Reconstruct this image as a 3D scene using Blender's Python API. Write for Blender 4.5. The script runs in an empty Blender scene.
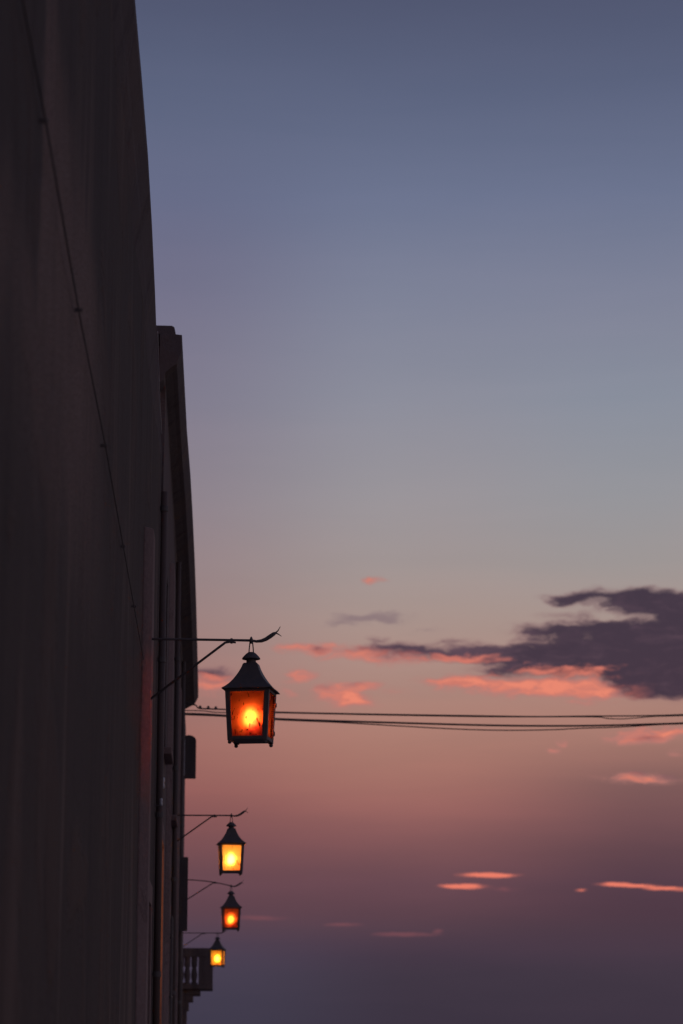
import bpy, bmesh, math, random
from mathutils import Vector, Matrix, noise as mnoise
random.seed(7)
PI = math.pi
scene = bpy.context.scene
COL = scene.collection

# ------------------------------------------------------------------ camera
W, H = 683, 1024
LENS = 85.0
FPX = LENS / 36.0 * H
EYE = Vector((0.0, 0.0, 1.62))
PITCH = math.atan(525.0 / FPX)
YAW = math.atan(129.5 / FPX * math.cos(PITCH))
cam_d = bpy.data.cameras.new('camera')
cam = bpy.data.objects.new('camera', cam_d)
COL.objects.link(cam)
cam.location = EYE
cam.rotation_euler = (PI / 2 + PITCH, 0, -YAW)
cam_d.lens = LENS
cam_d.sensor_width = 36
cam_d.clip_start = 0.1
cam_d.clip_end = 20000
cam_d.dof.use_dof = True
cam_d.dof.focus_distance = 16.4 / math.cos(PITCH) * 0.985
cam_d.dof.aperture_fstop = 4.0
scene.camera = cam
cF = Vector((math.sin(YAW) * math.cos(PITCH), math.cos(YAW) * math.cos(PITCH), math.sin(PITCH)))
cR = Vector((math.cos(YAW), -math.sin(YAW), 0))
cU = cR.cross(cF)


def ray(px, py):
    return cR * ((px - W / 2) / FPX) + cU * ((H / 2 - py) / FPX) + cF


def at_y(px, py, y):
    v = ray(px, py)
    return EYE + v * ((y - EYE.y) / v.y)


def at_z(px, py, z):
    v = ray(px, py)
    return EYE + v * ((z - EYE.z) / v.z)


def azel(px, py):
    v = ray(px, py).normalized()
    return math.degrees(math.atan2(v.x, v.y)), math.degrees(math.asin(v.z))


def lin(c):
    def f(s):
        s = s / 255.0
        return s / 12.92 if s <= 0.04045 else ((s + 0.055) / 1.055) ** 2.4
    return tuple(f(s) for s in c[:3])


# ------------------------------------------------------------------ mesh helpers
class MB:
    def __init__(self):
        self.bm = bmesh.new()

    def quadmesh(self, rows, close_u=False, close_v=False, caps=False):
        bm = self.bm
        vs = [[bm.verts.new(p) for p in r] for r in rows]
        nr, nc = len(vs), len(vs[0])
        for i in range(nr if close_v else nr - 1):
            for j in range(nc if close_u else nc - 1):
                a, b = vs[i][j], vs[i][(j + 1) % nc]
                c, d = vs[(i + 1) % nr][(j + 1) % nc], vs[(i + 1) % nr][j]
                try:
                    bm.faces.new((a, b, c, d))
                except ValueError:
                    pass
        if caps:
            for r in (vs[0], vs[-1]):
                try:
                    bm.faces.new(r)
                except ValueError:
                    pass
        return vs

    def box(self, lo, hi, mat=None):
        x0, y0, z0 = lo
        x1, y1, z1 = hi
        P = [(x0, y0, z0), (x1, y0, z0), (x1, y1, z0), (x0, y1, z0), (x0, y0, z1), (x1, y0, z1), (x1, y1, z1), (x0, y1, z1)]
        P = [Vector(p) for p in P]
        if mat:
            P = [mat @ p for p in P]
        v = [self.bm.verts.new(p) for p in P]
        for f in ((0, 3, 2, 1), (4, 5, 6, 7), (0, 1, 5, 4), (1, 2, 6, 5), (2, 3, 7, 6), (3, 0, 4, 7)):
            self.bm.faces.new([v[i] for i in f])

    def hexa(self, bottom, top):
        v = [self.bm.verts.new(p) for p in list(bottom) + list(top)]
        for f in ((0, 3, 2, 1), (4, 5, 6, 7), (0, 1, 5, 4), (1, 2, 6, 5), (2, 3, 7, 6), (3, 0, 4, 7)):
            self.bm.faces.new([v[i] for i in f])

    def tube(self, pts, rad, n=10, flat=1.0):
        pts = [Vector(p) for p in pts]
        if not isinstance(rad, (list, tuple)):
            rad = [rad] * len(pts)
        rows = []
        ref = None
        for i, p in enumerate(pts):
            if i == 0:
                t = pts[1] - p
            elif i == len(pts) - 1:
                t = p - pts[i - 1]
            else:
                t = pts[i + 1] - pts[i - 1]
            t.normalize()
            if ref is None:
                ref = Vector((0, 0, 1)) if abs(t.z) < 0.9 else Vector((0, 1, 0))
            a = (ref - t * ref.dot(t)).normalized()
            b = t.cross(a)
            ref = a
            rows.append([p + (a * math.cos(2 * PI * k / n) + b * math.sin(2 * PI * k / n) * flat) * rad[i] for k in range(n)])
        self.quadmesh(rows, close_u=True, caps=True)

    def lathe(self, prof, n=20, c=(0, 0, 0), sx=1, sy=1, twist=0):
        rows = []
        for r, z in prof:
            rows.append([Vector((c[0] + r * sx * math.cos(2 * PI * k / n + twist), c[1] + r * sy * math.sin(2 * PI * k / n + twist), c[2] + z)) for k in range(n)])
        self.quadmesh(rows, close_u=True, caps=True)

    def prism(self, poly, axis_from, axis_to):
        """poly: list of 3D Vectors, extruded by the vector axis_to-axis_from"""
        d = Vector(axis_to) - Vector(axis_from)
        a = [self.bm.verts.new(p) for p in poly]
        b = [self.bm.verts.new(Vector(p) + d) for p in poly]
        n = len(poly)
        self.bm.faces.new(a)
        self.bm.faces.new(list(reversed(b)))
        for i in range(n):
            self.bm.faces.new((a[i], b[i], b[(i + 1) % n], a[(i + 1) % n]))

    def build(self, name, mat, parent=None, bevel=0.0, smooth=False, segs=2, fn=None):
        bm = self.bm
        if fn:
            for v in bm.verts:
                v.co = fn(v.co)
        bmesh.ops.recalc_face_normals(bm, faces=bm.faces)
        me = bpy.data.meshes.new(name)
        bm.to_mesh(me)
        bm.free()
        if smooth:
            for p in me.polygons:
                p.use_smooth = True
        me.materials.append(mat)
        o = bpy.data.objects.new(name, me)
        COL.objects.link(o)
        if parent:
            o.parent = parent
        if bevel > 0:
            m = o.modifiers.new('bevel', 'BEVEL')
            m.width = bevel
            m.segments = segs
            m.limit_method = 'ANGLE'
        return o


def tag(o, label=None, cat=None, group=None, kind=None):
    if label:
        o['label'] = label
    if cat:
        o['category'] = cat
    if group:
        o['group'] = group
    if kind:
        o['kind'] = kind
    return o


def thing(name, label, cat, loc=(0, 0, 0), rz=0, group=None):
    o = bpy.data.objects.new(name, None)
    o.empty_display_size = 0.2
    COL.objects.link(o)
    o.location = loc
    o.rotation_euler = (0, 0, rz)
    return tag(o, label, cat, group)


def copy_tree(o, parent=None):
    c = o.copy()
    COL.objects.link(c)
    if parent:
        c.parent = parent
    for ch in list(o.children):
        copy_tree(ch, c)
    return c


# ------------------------------------------------------------------ node helpers
class NT:
    def __init__(self, tree):
        self.t = tree
        self.n = tree.nodes
        self.l = tree.links

    def new(self, kind, **kw):
        nd = self.n.new(kind)
        for k, v in kw.items():
            setattr(nd, k, v)
        return nd

    def _in(self, sock, v):
        if v is None:
            return
        if hasattr(v, 'is_output') or isinstance(v, bpy.types.NodeSocket):
            self.l.new(v, sock)
        else:
            sock.default_value = v

    def math(self, op, a, b=None, c=None, clamp=False):
        nd = self.n.new('ShaderNodeMath')
        nd.operation = op
        nd.use_clamp = clamp
        for i, v in enumerate((a, b, c)):
            self._in(nd.inputs[i], v)
        return nd.outputs[0]

    def vmath(self, op, a, b=None, c=None):
        nd = self.n.new('ShaderNodeVectorMath')
        nd.operation = op
        for i, v in enumerate((a, b, c)):
            self._in(nd.inputs[i], v)
        return nd.outputs['Value'] if op in ('LENGTH', 'DOT_PRODUCT') else nd.outputs[0]

    def mix(self, fac, a, b, blend='MIX'):
        nd = self.n.new('ShaderNodeMix')
        nd.data_type = 'RGBA'
        nd.blend_type = blend
        self._in(nd.inputs[0], fac)
        self._in(nd.inputs[6], a if not isinstance(a, tuple) else (*a[:3], 1))
        self._in(nd.inputs[7], b if not isinstance(b, tuple) else (*b[:3], 1))
        return nd.outputs[2]

    def noise(self, vec, scale, detail=4, rough=0.55, out='Fac', dist=0.0):
        nd = self.n.new('ShaderNodeTexNoise')
        self._in(nd.inputs['Vector'], vec)
        nd.inputs['Scale'].default_value = scale
        nd.inputs['Detail'].default_value = detail
        nd.inputs['Roughness'].default_value = rough
        nd.inputs['Distortion'].default_value = dist
        return nd.outputs[out]

    def smooth(self, v, a, b, c=0.0, d=1.0):
        nd = self.n.new('ShaderNodeMapRange')
        nd.interpolation_type = 'SMOOTHSTEP'
        self._in(nd.inputs['Value'], v)
        nd.inputs['From Min'].default_value = a
        nd.inputs['From Max'].default_value = b
        nd.inputs['To Min'].default_value = c
        nd.inputs['To Max'].default_value = d
        return nd.outputs[0]

    def ramp(self, v, stops, interp='LINEAR'):
        nd = self.n.new('ShaderNodeValToRGB')
        cr = nd.color_ramp
        cr.interpolation = interp
        while len(cr.elements) < len(stops):
            cr.elements.new(0.5)
        for e, (p, c) in zip(cr.elements, stops):
            e.position = p
            e.color = (*c[:3], 1)
        self._in(nd.inputs[0], v)
        return nd.outputs[0]

    def coord(self, out='Object', scale=(1, 1, 1)):
        tc = self.n.new('ShaderNodeTexCoord')
        v = tc.outputs[out]
        if scale != (1, 1, 1):
            v = self.vmath('MULTIPLY', v, scale)
        return v

    def bump(self, h, strength=0.4, dist=0.01, normal=None):
        nd = self.n.new('ShaderNodeBump')
        nd.inputs['Strength'].default_value = strength
        nd.inputs['Distance'].default_value = dist
        self._in(nd.inputs['Height'], h)
        if normal:
            self.l.new(normal, nd.inputs['Normal'])
        return nd.outputs[0]


def new_mat(name):
    m = bpy.data.materials.new(name)
    m.use_nodes = True
    nt = NT(m.node_tree)
    b = m.node_tree.nodes['Principled BSDF']
    return m, nt, b


def plaster(name, ca, cb, cc, seed=0.0, bump=0.5, bare=False):
    """old lime plaster: large patches, runs of dirt down the wall, small pits"""
    m, nt, b = new_mat(name)
    P = nt.vmath('ADD', nt.coord('Object'), (seed, seed * 1.7, seed * 0.6))
    big = nt.noise(P, 0.55, 5, 0.6)
    runs = nt.noise(nt.vmath('MULTIPLY', P, (3.0, 3.0, 0.22)), 1.3, 5, 0.6)
    patch = nt.noise(nt.vmath('ADD', P, (11, 3, 5)), 0.9, 6, 0.65, dist=0.6)
    fine = nt.noise(P, 28, 6, 0.7)
    c = nt.mix(nt.smooth(big, 0.35, 0.65), ca, cb)
    c = nt.mix(nt.smooth(patch, 0.53, 0.60), c, cc)
    c = nt.mix(nt.math('MULTIPLY', nt.smooth(runs, 0.5, 0.72), 0.55), c, tuple(x * 0.45 for x in ca))
    c = nt.mix(nt.math('MULTIPLY', nt.smooth(fine, 0.35, 0.75), 0.35), c, tuple(min(1, x * 1.5) for x in cb))
    nt.l.new(c, b.inputs['Base Color'])
    b.inputs['Roughness'].default_value = 0.9
    b.inputs['Specular IOR Level'].default_value = 0.2
    if bare:
        # long brown rain streaks down the wall
        st = nt.noise(nt.vmath('MULTIPLY', P, (1.0, 1.0, .10)), 1.5, 5, .6)
        st2 = nt.noise(nt.vmath('MULTIPLY', P, (1.0, 1.0, .5)), .8, 3, .5)
        stm = nt.math('MULTIPLY', nt.smooth(st, .50, .62), nt.smooth(st2, .40, .62))
        c = nt.mix(nt.math('MULTIPLY', stm, .7), c, (.25, .17, .14))
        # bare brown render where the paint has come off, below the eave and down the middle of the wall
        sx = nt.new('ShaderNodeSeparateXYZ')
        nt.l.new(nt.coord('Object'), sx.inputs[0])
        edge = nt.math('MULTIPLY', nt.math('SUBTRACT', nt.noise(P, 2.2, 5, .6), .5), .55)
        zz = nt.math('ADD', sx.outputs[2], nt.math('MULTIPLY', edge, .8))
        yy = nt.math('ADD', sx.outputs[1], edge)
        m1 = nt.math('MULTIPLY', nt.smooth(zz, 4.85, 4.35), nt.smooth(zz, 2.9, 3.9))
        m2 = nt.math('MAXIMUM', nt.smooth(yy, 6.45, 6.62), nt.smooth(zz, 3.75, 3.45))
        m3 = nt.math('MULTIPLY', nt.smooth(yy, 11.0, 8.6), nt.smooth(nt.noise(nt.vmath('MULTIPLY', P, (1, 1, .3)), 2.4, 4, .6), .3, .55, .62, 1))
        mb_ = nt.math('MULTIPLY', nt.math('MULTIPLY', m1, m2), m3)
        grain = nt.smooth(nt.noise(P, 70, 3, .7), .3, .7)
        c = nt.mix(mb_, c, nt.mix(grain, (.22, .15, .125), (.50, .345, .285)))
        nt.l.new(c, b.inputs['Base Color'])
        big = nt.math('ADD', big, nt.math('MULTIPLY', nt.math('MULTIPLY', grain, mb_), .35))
    h = nt.math('ADD', nt.math('MULTIPLY', nt.smooth(patch, 0.53, 0.60), 0.5), nt.math('ADD', nt.math('MULTIPLY', big, 1.4), nt.math('MULTIPLY', fine, 0.35)))
    nt.l.new(nt.bump(h, bump, 0.03), b.inputs['Normal'])
    return m


def simple(name, ca, cb, rough=0.6, scale=12, metallic=0.0, bump=0.2, stretch=(1, 1, 1), spec=0.4):
    m, nt, b = new_mat(name)
    P = nt.coord('Object', stretch)
    n1 = nt.noise(P, scale, 5, 0.6)
    n2 = nt.noise(P, scale * 6, 4, 0.6)
    c = nt.mix(nt.smooth(n1, 0.38, 0.66), ca, cb)
    nt.l.new(c, b.inputs['Base Color'])
    b.inputs['Metallic'].default_value = metallic
    b.inputs['Specular IOR Level'].default_value = spec
    nt.l.new(nt.math('ADD', nt.math('MULTIPLY', n1, 0.25), rough - 0.12), b.inputs['Roughness'])
    nt.l.new(nt.bump(nt.math('ADD', n1, nt.math('MULTIPLY', n2, 0.4)), bump, 0.004), b.inputs['Normal'])
    return m


def glass_mat(name, tint, deep, clear=0.5, rough=0.22):
    """old hand-made amber lantern glass, frosted with dust and fly specks"""
    m, nt, b = new_mat(name)
    nt.n.remove(b)
    out = nt.n['Material Output']
    P = nt.coord('Object')
    grime = nt.noise(P, 4.5, 4, 0.6)
    col = nt.mix(nt.smooth(grime, 0.38, 0.66), tint, deep)
    tl = nt.new('ShaderNodeBsdfTranslucent')
    nt.l.new(col, tl.inputs['Color'])
    root_col = nt.mix(1.0, col, (1, 1, 1), 'MULTIPLY')

    def refr(r, ior):
        gl = nt.new('ShaderNodeBsdfRefraction')
        nt.l.new(root_col, gl.inputs['Color'])
        gl.inputs['Roughness'].default_value = r
        gl.inputs['IOR'].default_value = ior
        return gl.outputs[0]
    tr = nt.new('ShaderNodeBsdfTransparent')
    nt.l.new(col, tr.inputs['Color'])
    gs = nt.new('ShaderNodeBsdfGlossy')
    gs.inputs['Roughness'].default_value = 0.15
    gs.inputs['Color'].default_value = (1, 1, 1, 1)

    def mixsh(f, a, bb):
        ms = nt.new('ShaderNodeMixShader')
        nt._in(ms.inputs[0], f)
        nt.l.new(a, ms.inputs[1])
        nt.l.new(bb, ms.inputs[2])
        return ms.outputs[0]
    s = mixsh(.36, refr(rough + .30, 1.55), refr(rough, 1.4))
    s = mixsh(1 - clear, s, tl.outputs[0])
    s = mixsh(0.08, s, tr.outputs[0])
    s = mixsh(0.04, s, gs.outputs[0])
    # specks: small dark elongated spots
    sp = nt.noise(nt.vmath('MULTIPLY', P, (1.0, 1.0, 0.55)), 62, 2, 0.5)
    sp2 = nt.noise(P, 17, 3, 0.5)
    mask = nt.math('MULTIPLY', nt.smooth(sp, 0.60, 0.66), nt.smooth(sp2, 0.40, 0.52), clamp=True)
    df = nt.new('ShaderNodeBsdfDiffuse')
    df.inputs['Color'].default_value = (0.03, 0.015, 0.012, 1)
    s = mixsh(nt.math('MULTIPLY', mask, 0.85), s, df.outputs[0])
    nt.l.new(s, out.inputs['Surface'])
    return m


def bulb_mat(name, col, strength):
    m, nt, b = new_mat(name)
    nt.n.remove(b)
    e = nt.new('ShaderNodeEmission')
    e.inputs['Color'].default_value = (*col, 1)
    e.inputs['Strength'].default_value = strength
    nt.l.new(e.outputs[0], nt.n['Material Output'].inputs['Surface'])
    return m


M = {}
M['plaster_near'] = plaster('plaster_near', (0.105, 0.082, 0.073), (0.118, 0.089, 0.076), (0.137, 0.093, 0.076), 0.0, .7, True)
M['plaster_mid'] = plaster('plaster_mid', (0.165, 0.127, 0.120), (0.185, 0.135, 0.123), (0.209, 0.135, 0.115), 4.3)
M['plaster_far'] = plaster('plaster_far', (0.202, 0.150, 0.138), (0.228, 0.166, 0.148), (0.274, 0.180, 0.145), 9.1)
M['surround'] = plaster('surround', (0.276, 0.192, 0.175), (0.317, 0.217, 0.194), (0.234, 0.160, 0.143), 2.2, 0.5)
M['cornice'] = plaster('cornice', (0.137, 0.108, 0.105), (0.152, 0.118, 0.111), (0.166, 0.121, 0.107), 6.0, 0.4)
M['iron'] = simple('wrought_iron', (0.152, 0.129, 0.123), (0.192, 0.152, 0.137), 0.62, 18, 0.0, 0.5)
M['wood'] = simple('dark_wood', (0.12, 0.1, 0.1), (0.16, 0.125, 0.115), 0.7, 9, 0.0, 0.5, (4, 4, 0.4))
M['shutter_wood'] = simple('brown_wood', (0.126, 0.095, 0.087), (0.158, 0.114, 0.100), 0.8, 9, 0.0, 0.15, (2.112, 2.112, 0.211))
M['roof_tile'] = simple('roof_tile', (0.16, 0.09, 0.07), (0.24, 0.13, 0.1), 0.85, 5, 0.0, 0.5)
M['cable'] = simple('cable_rubber', (0.085, 0.072, 0.072), (0.128, 0.104, 0.098), 0.7, 8)
M['old_cable'] = simple('dusty_cable', (0.099, 0.081, 0.077), (0.126, 0.101, 0.090), 0.8, 8)
M['pale_wire'] = simple('pale_wire', (0.6, 0.56, 0.55), (0.75, 0.7, 0.68), 0.5, 20)
M['ceramic'] = simple('white_ceramic', (0.62, 0.6, 0.62), (0.75, 0.73, 0.74), 0.3, 20)
M['pipe'] = simple('drain_pipe', (0.134, 0.096, 0.083), (0.181, 0.121, 0.102), 0.7, 6, 0.0, 0.3, (0.672, 0.640, 0.184))
M['glass_dark'] = simple('window_glass', (0.03, 0.03, 0.035), (0.05, 0.045, 0.05), 0.2, 3, 0.0, 0.05, spec=0.5)
M['asphalt'] = simple('cobbles', (0.2, 0.18, 0.17), (0.3, 0.27, 0.25), 0.85, 9)
M['paving'] = simple('stone_paving', (0.36, 0.33, 0.32), (0.44, 0.4, 0.385), 0.85, 3)
M['earth'] = simple('dry_earth', (0.12, 0.1, 0.08), (0.18, 0.15, 0.11), 0.95, 0.05)
M['kerb'] = simple('kerb_stone', (0.22, 0.2, 0.2), (0.3, 0.27, 0.26), 0.85, 4)

# ------------------------------------------------------------------ ground, road, pavement
g = MB()
g.box((-6000, -6000, -1.0), (6000, 6000, -0.004))
tag(g.build('ground', M['earth']), kind='structure')
g = MB()
g.box((0.95, -12, -0.2), (7.4, 72, 0.0))
tag(g.build('road', M['asphalt']), kind='structure')
g = MB()
g.box((-1.4, -12, -0.2), (0.80, 72, 0.12))
tag(g.build('pavement', M['paving']), kind='structure')
g = MB()
y = -12.0
while y < 71.5:
    g.box((0.803, y, -0.2), (0.947, y + 0.985, 0.13 + random.uniform(-.003, .003)))
    y += 1.0
tag(g.build('kerb', M['kerb'], bevel=0.012), kind='structure')

# ------------------------------------------------------------------ houses
def facade_wall(name, xw, y0, y1, z1, openings, mat, parent, thick=0.45, wob=0.012, seed=0):
    """one continuous facade skin with real openings, reveals and slight old-wall waviness; xw(y) is the wall line"""
    mb = MB()
    ys = {y0, y1}
    zs = {0.0, z1}
    for (a, b, c, d) in openings:
        ys |= {a, b}
        zs |= {c, d}
    def dense(vals, step):
        vals = sorted(vals)
        out = []
        for a, b in zip(vals, vals[1:]):
            n = max(1, int(round((b - a) / step)))
            out += [a + (b - a) * i / n for i in range(n)]
        return out + [vals[-1]]
    ys, zs = dense(ys, 0.45), dense(zs, 0.45)

    def inside(a, b, c, d):
        ym, zm = (a + b) / 2, (c + d) / 2
        return any(o[0] < ym < o[1] and o[2] < zm < o[3] for o in openings)

    def P(yy, zz, back=False):
        w = wob * mnoise.noise(Vector((seed, yy * 0.7, zz * 0.6))) + 0.4 * wob * mnoise.noise(Vector((seed + 5, yy * 2.1, zz * 1.9)))
        return Vector((xw(yy) + (-thick if back else w), yy, zz))
    cache = {}
    def V(i, j, back=False):
        k = (i, j, back)
        if k not in cache:
            cache[k] = mb.bm.verts.new(P(ys[i], zs[j], back))
        return cache[k]
    ny, nz = len(ys) - 1, len(zs) - 1
    solid = [[not inside(ys[i], ys[i + 1], zs[j], zs[j + 1]) for j in range(nz)] for i in range(ny)]
    for i in range(ny):
        for j in range(nz):
            if not solid[i][j]:
                continue
            mb.bm.faces.new((V(i, j), V(i + 1, j), V(i + 1, j + 1), V(i, j + 1)))
            mb.bm.faces.new((V(i, j, 1), V(i, j + 1, 1), V(i + 1, j + 1, 1), V(i + 1, j, 1)))
            for di, dj, e in ((-1, 0, ((i, j), (i, j + 1))), (1, 0, ((i + 1, j), (i + 1, j + 1))), (0, -1, ((i, j), (i + 1, j))), (0, 1, ((i, j + 1), (i + 1, j + 1)))):
                a, b = i + di, j + dj
                if not (0 <= a < ny and 0 <= b < nz) or not solid[a][b]:
                    p, q = e
                    mb.bm.faces.new((V(*p), V(*q), V(*q, 1), V(*p, 1)))
    # returns running back from the street so the house has a body
    o = mb.build(name, mat, parent)
    return o


def shell(xw, y0, y1, z1, depth, mat, parent, thick=0.45):
    """side and back walls of the house"""
    for nm, (a, b) in (('side_wall', (y0 + 0.003, y0 + 0.4)), ('side_wall', (y1 - 0.4, y1 - 0.003))):
        mb = MB()
        x0 = xw((a + b) / 2) - thick - 0.002
        mb.box((x0 - depth, a, 0), (x0, b, z1 - 0.01))
        mb.build(nm, mat, parent)
    mb = MB()
    x0 = min(xw(y0), xw(y1)) - thick - depth
    mb.box((x0 - 0.4, y0, 0), (x0 - 0.003, y1, z1 - 0.01))
    mb.build('back_wall', mat, parent)


def cornice(stations, xw, prof, mat, parent, name='cornice'):
    """stations: (y, x_outer, z_top). prof: (fraction of overhang, dz)"""
    mb = MB()
    rows = []
    for (yy, xo, zt) in stations:
        base = xw(yy) - 0.05
        rows.append([Vector((base + (xo - base) * fr if fr > 0 else base, yy, zt + dz)) for fr, dz in prof])
    mb.quadmesh(rows, close_u=True, caps=True)
    return mb.build(name, mat, parent)


def pitched_roof(xw, y0, y1, z, depth, mat, parent, rise=0.6, inset=0.12):
    mb = MB()
    xf0, xf1 = xw(y0) - inset, xw(y1) - inset
    xb = min(xf0, xf1) - depth
    xm = (xf0 + xb) / 2
    t = 0.12
    sec = lambda xf: [Vector((xf, 0, z)), Vector((xm, 0, z + rise)), Vector((xb, 0, z)), Vector((xb, 0, z + t)), Vector((xm, 0, z + rise + t)), Vector((xf, 0, z + t))]
    rows = []
    n = 12
    for i in range(n + 1):
        yy = y0 + (y1 - y0) * i / n
        rows.append([p + Vector((0, yy, 0)) for p in sec(xw(yy) - inset)])
    mb.quadmesh(rows, close_u=True, caps=True)
    # rows of half-round tiles
    k = 0
    yy = y0 + 0.1
    while yy < y1 - 0.1:
        xf = xw(yy) - inset
        for (xa, za, xb2, zb) in ((xf, z + t, xm, z + rise + t), (xb, z + t, xm, z + rise + t)):
            mb.tube([(xa, yy, za), (xb2, yy, zb)], 0.055, 6)
        yy += 0.28
        k += 1
    mb.build('roof', mat, parent)


def window(parent, xw, a, b, c, d, style='shutter', dep=.16, mat_s=None):
    """frame, glass, sill and shutter of one window, set in its reveal"""
    x = xw((a + b) / 2)
    f = MB()
    t = 0.07
    f.box((x - dep - .05, a, c), (x - dep, a + t, d))
    f.box((x - dep - .05, b - t, c), (x - dep, b, d))
    f.box((x - dep - .05, a + t, c), (x - dep, b - t, c + t))
    f.box((x - dep - .05, a + t, d - t), (x - dep, b - t, d))
    f.box((x - dep - .045, (a + b) / 2 - .03, c + t), (x - dep - .004, (a + b) / 2 + .03, d - t))
    w = f.build('window', M['wood'], parent)
    p = MB()
    p.box((x - dep - .035, a + t, c + t), (x - dep - .025, b - t, d - t))
    p.build('pane', M['glass_dark'], w)
    s = MB()
    s.box((x - dep, a - .06, c - .07), (x + (.016 if style == 'shutter' else .075), b + .06, c - .002))
    s.build('sill', M['surround'], w, bevel=0.01)
    if style == 'shutter':
        for (u0, u1) in ((a + .004, (a + b) / 2 - .003), ((a + b) / 2 + .003, b - .004)):
            sh_ = MB()
            n = 3
            for i in range(n):
                v0, v1 = u0 + (u1 - u0) * i / n, u0 + (u1 - u0) * (i + 1) / n
                sh_.box((x - dep + .003, v0 + .001, c + .004), (x - dep + .028, v1 - .001, d - .004))
            for zz in (c + .15, d - .25):
                sh_.box((x - dep + .02, u0, zz), (x - dep + .036, u1, zz + .1))
            sh_.build('shutter', M['shutter_wood'], w, bevel=.002)
    if style == 'grille':
        gr = MB()
        n = 6
        for i in range(n):
            yy = a + (b - a) * (i + .5) / n
            gr.tube([(x + .05, yy, c), (x + .05, yy, d)], .009, 6)
        for zz in (c + .2, (c + d) / 2, d - .2):
            gr.tube([(x + .05, a, zz), (x + .05, b, zz)], .009, 6)
            for yy in (a, b):
                gr.tube([(x - .05, yy, zz), (x + .05, yy, zz)], .009, 6)
        gr.build('grille', M['iron'], w)


def surround(parent, xw, a, b, c, d, wdt=.16, proud=.026, mat=None):
    mb = MB()
    out = [(a - wdt, c), (a - .001, c), (a - .001, d + .002), (b + .001, d + .002), (b + .001, c), (b + wdt, c), (b + wdt, d + wdt), (a - wdt, d + wdt)]
    k = .5 * (xw(a) + xw(b))
    front = [mb.bm.verts.new((xw(y_) + proud, y_, z_)) for y_, z_ in out]
    back = [mb.bm.verts.new((xw(y_) - .03, y_, z_)) for y_, z_ in out]
    for ids in ((0, 1, 2, 7), (2, 3, 6, 7), (3, 4, 5, 6)):
        mb.bm.faces.new([front[i_] for i_ in ids])
        mb.bm.faces.new([back[i_] for i_ in reversed(ids)])
    for i_ in range(8):
        mb.bm.faces.new((front[i_], back[i_], back[(i_ + 1) % 8], front[(i_ + 1) % 8]))
    return mb.build('surround', mat or M['surround'], parent, bevel=0.006)


def door(parent, xw, a, b, d, dep=.24):
    x = xw((a + b) / 2)
    mb = MB()
    n = 5
    for i in range(n):
        y0 = a + (b - a) * i / n
        mb.box((x - dep, y0 + .004, .12), (x - dep + .05, y0 + (b - a) / n - .004, d - .003))
    for zz in (.35, 1.2, 2.05):
        mb.box((x - dep + .048, a + .02, zz), (x - dep + .075, b - .02, zz + .12))
    dr = mb.build('door', M['wood'], parent, bevel=.004)
    k = MB()
    k.lathe([(.0, 0), (.03, .0), (.03, .02), (.012, .025)], 12)
    kk = k.build('handle', M['iron'], dr, fn=lambda co: Vector((x - dep + .05 + co.z, b - .12 + co.x, 1.1 + co.y)))


def pilaster(parent, xw, a, b, z0, z1, proud, mat, name='pilaster'):
    mb = MB()
    x0, x1 = xw(a), xw(b)
    n = max(2, int((z1 - z0) / .5))
    rows = []
    for i in range(n + 1):
        zz = z0 + (z1 - z0) * i / n
        w = .004 * mnoise.noise(Vector((a, zz * 1.3, 3)))
        rows.append([Vector((x0 - .03, a + w, zz)), Vector((x0 + .004, a + w, zz)), Vector((x0 + proud + w, a + w + proud * 1.3, zz)), Vector((x1 + proud - w, b, zz)), Vector((x1 - .03, b, zz))])
    mb.quadmesh(rows, close_u=True, caps=True)
    return mb.build(name, mat, parent, bevel=.006)


def drainpipe(parent, x, yy, z0, z1, r=.03):
    mb = MB()
    mb.tube([(x + r + .012, yy, z0), (x + r + .012, yy, z1)], r, 12)
    p = mb.build('drainpipe', M['pipe'], parent, smooth=True)
    zz = z0 + .6
    while zz < z1:
        c = MB()
        c.tube([(x + r + .012, yy, zz), (x + r + .012, yy, zz + .045)], r + .007, 12)
        c.box((x - .01, yy - .012, zz + .008), (x + .03, yy + .012, zz + .036))
        c.build('pipe_clip', M['iron'], p)
        zz += 1.3


# wall lines of the houses
def xA(y):
    return -0.515 + 0.0012 * (y - 5)


def xB(y):
    return -0.472 - 0.112 * (y - 20.6) / 27.4


def xD(y):
    return -0.835


# --- near house
hA = thing('town_house', 'dark plastered house filling the left edge, nearest of the row', 'house', (xA(8), 8, 0))
hA_off = hA.location.copy()
opsA = [(17.6, 18.8, 0.12, 2.6)]
ZA = EYE.z + 5.0
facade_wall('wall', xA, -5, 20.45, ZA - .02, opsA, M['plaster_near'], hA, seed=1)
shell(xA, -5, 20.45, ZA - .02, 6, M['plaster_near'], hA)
stA = []
for (px, py) in ((135, 0), (142, 80), (148, 155), (152, 225), (155, 290), (157.5, 360), (160, 420), (161.5, 446)):
    p = at_z(px, py, ZA)
    stA.append((p.y, p.x, ZA))
stA = [(-5.0, stA[0][1] - .005, ZA), (4.0, stA[0][1] + .004, ZA), (9.0, stA[0][1] - .004, ZA)] + stA
profA = [(0, -.62), (.2, -.55), (.3, -.46), (.62, -.30), (.66, -.26), (.95, -.12), (1, -.10), (1, 0), (0, .03)]
cornice(stA, xA, profA, M['cornice'], hA)
pitched_roof(xA, -5, 20.4, ZA, 6.2, M['roof_tile'], hA)
surround(hA, xA, *opsA[0])
door(hA, xA, 17.6, 18.8, 2.6, .1)
pilaster(hA, xA, 16.3, 16.75, .12, 5.05, .062, M['surround'])
drainpipe(hA, xA(20.2), 20.2, .2, ZA - .45, .028)

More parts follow.
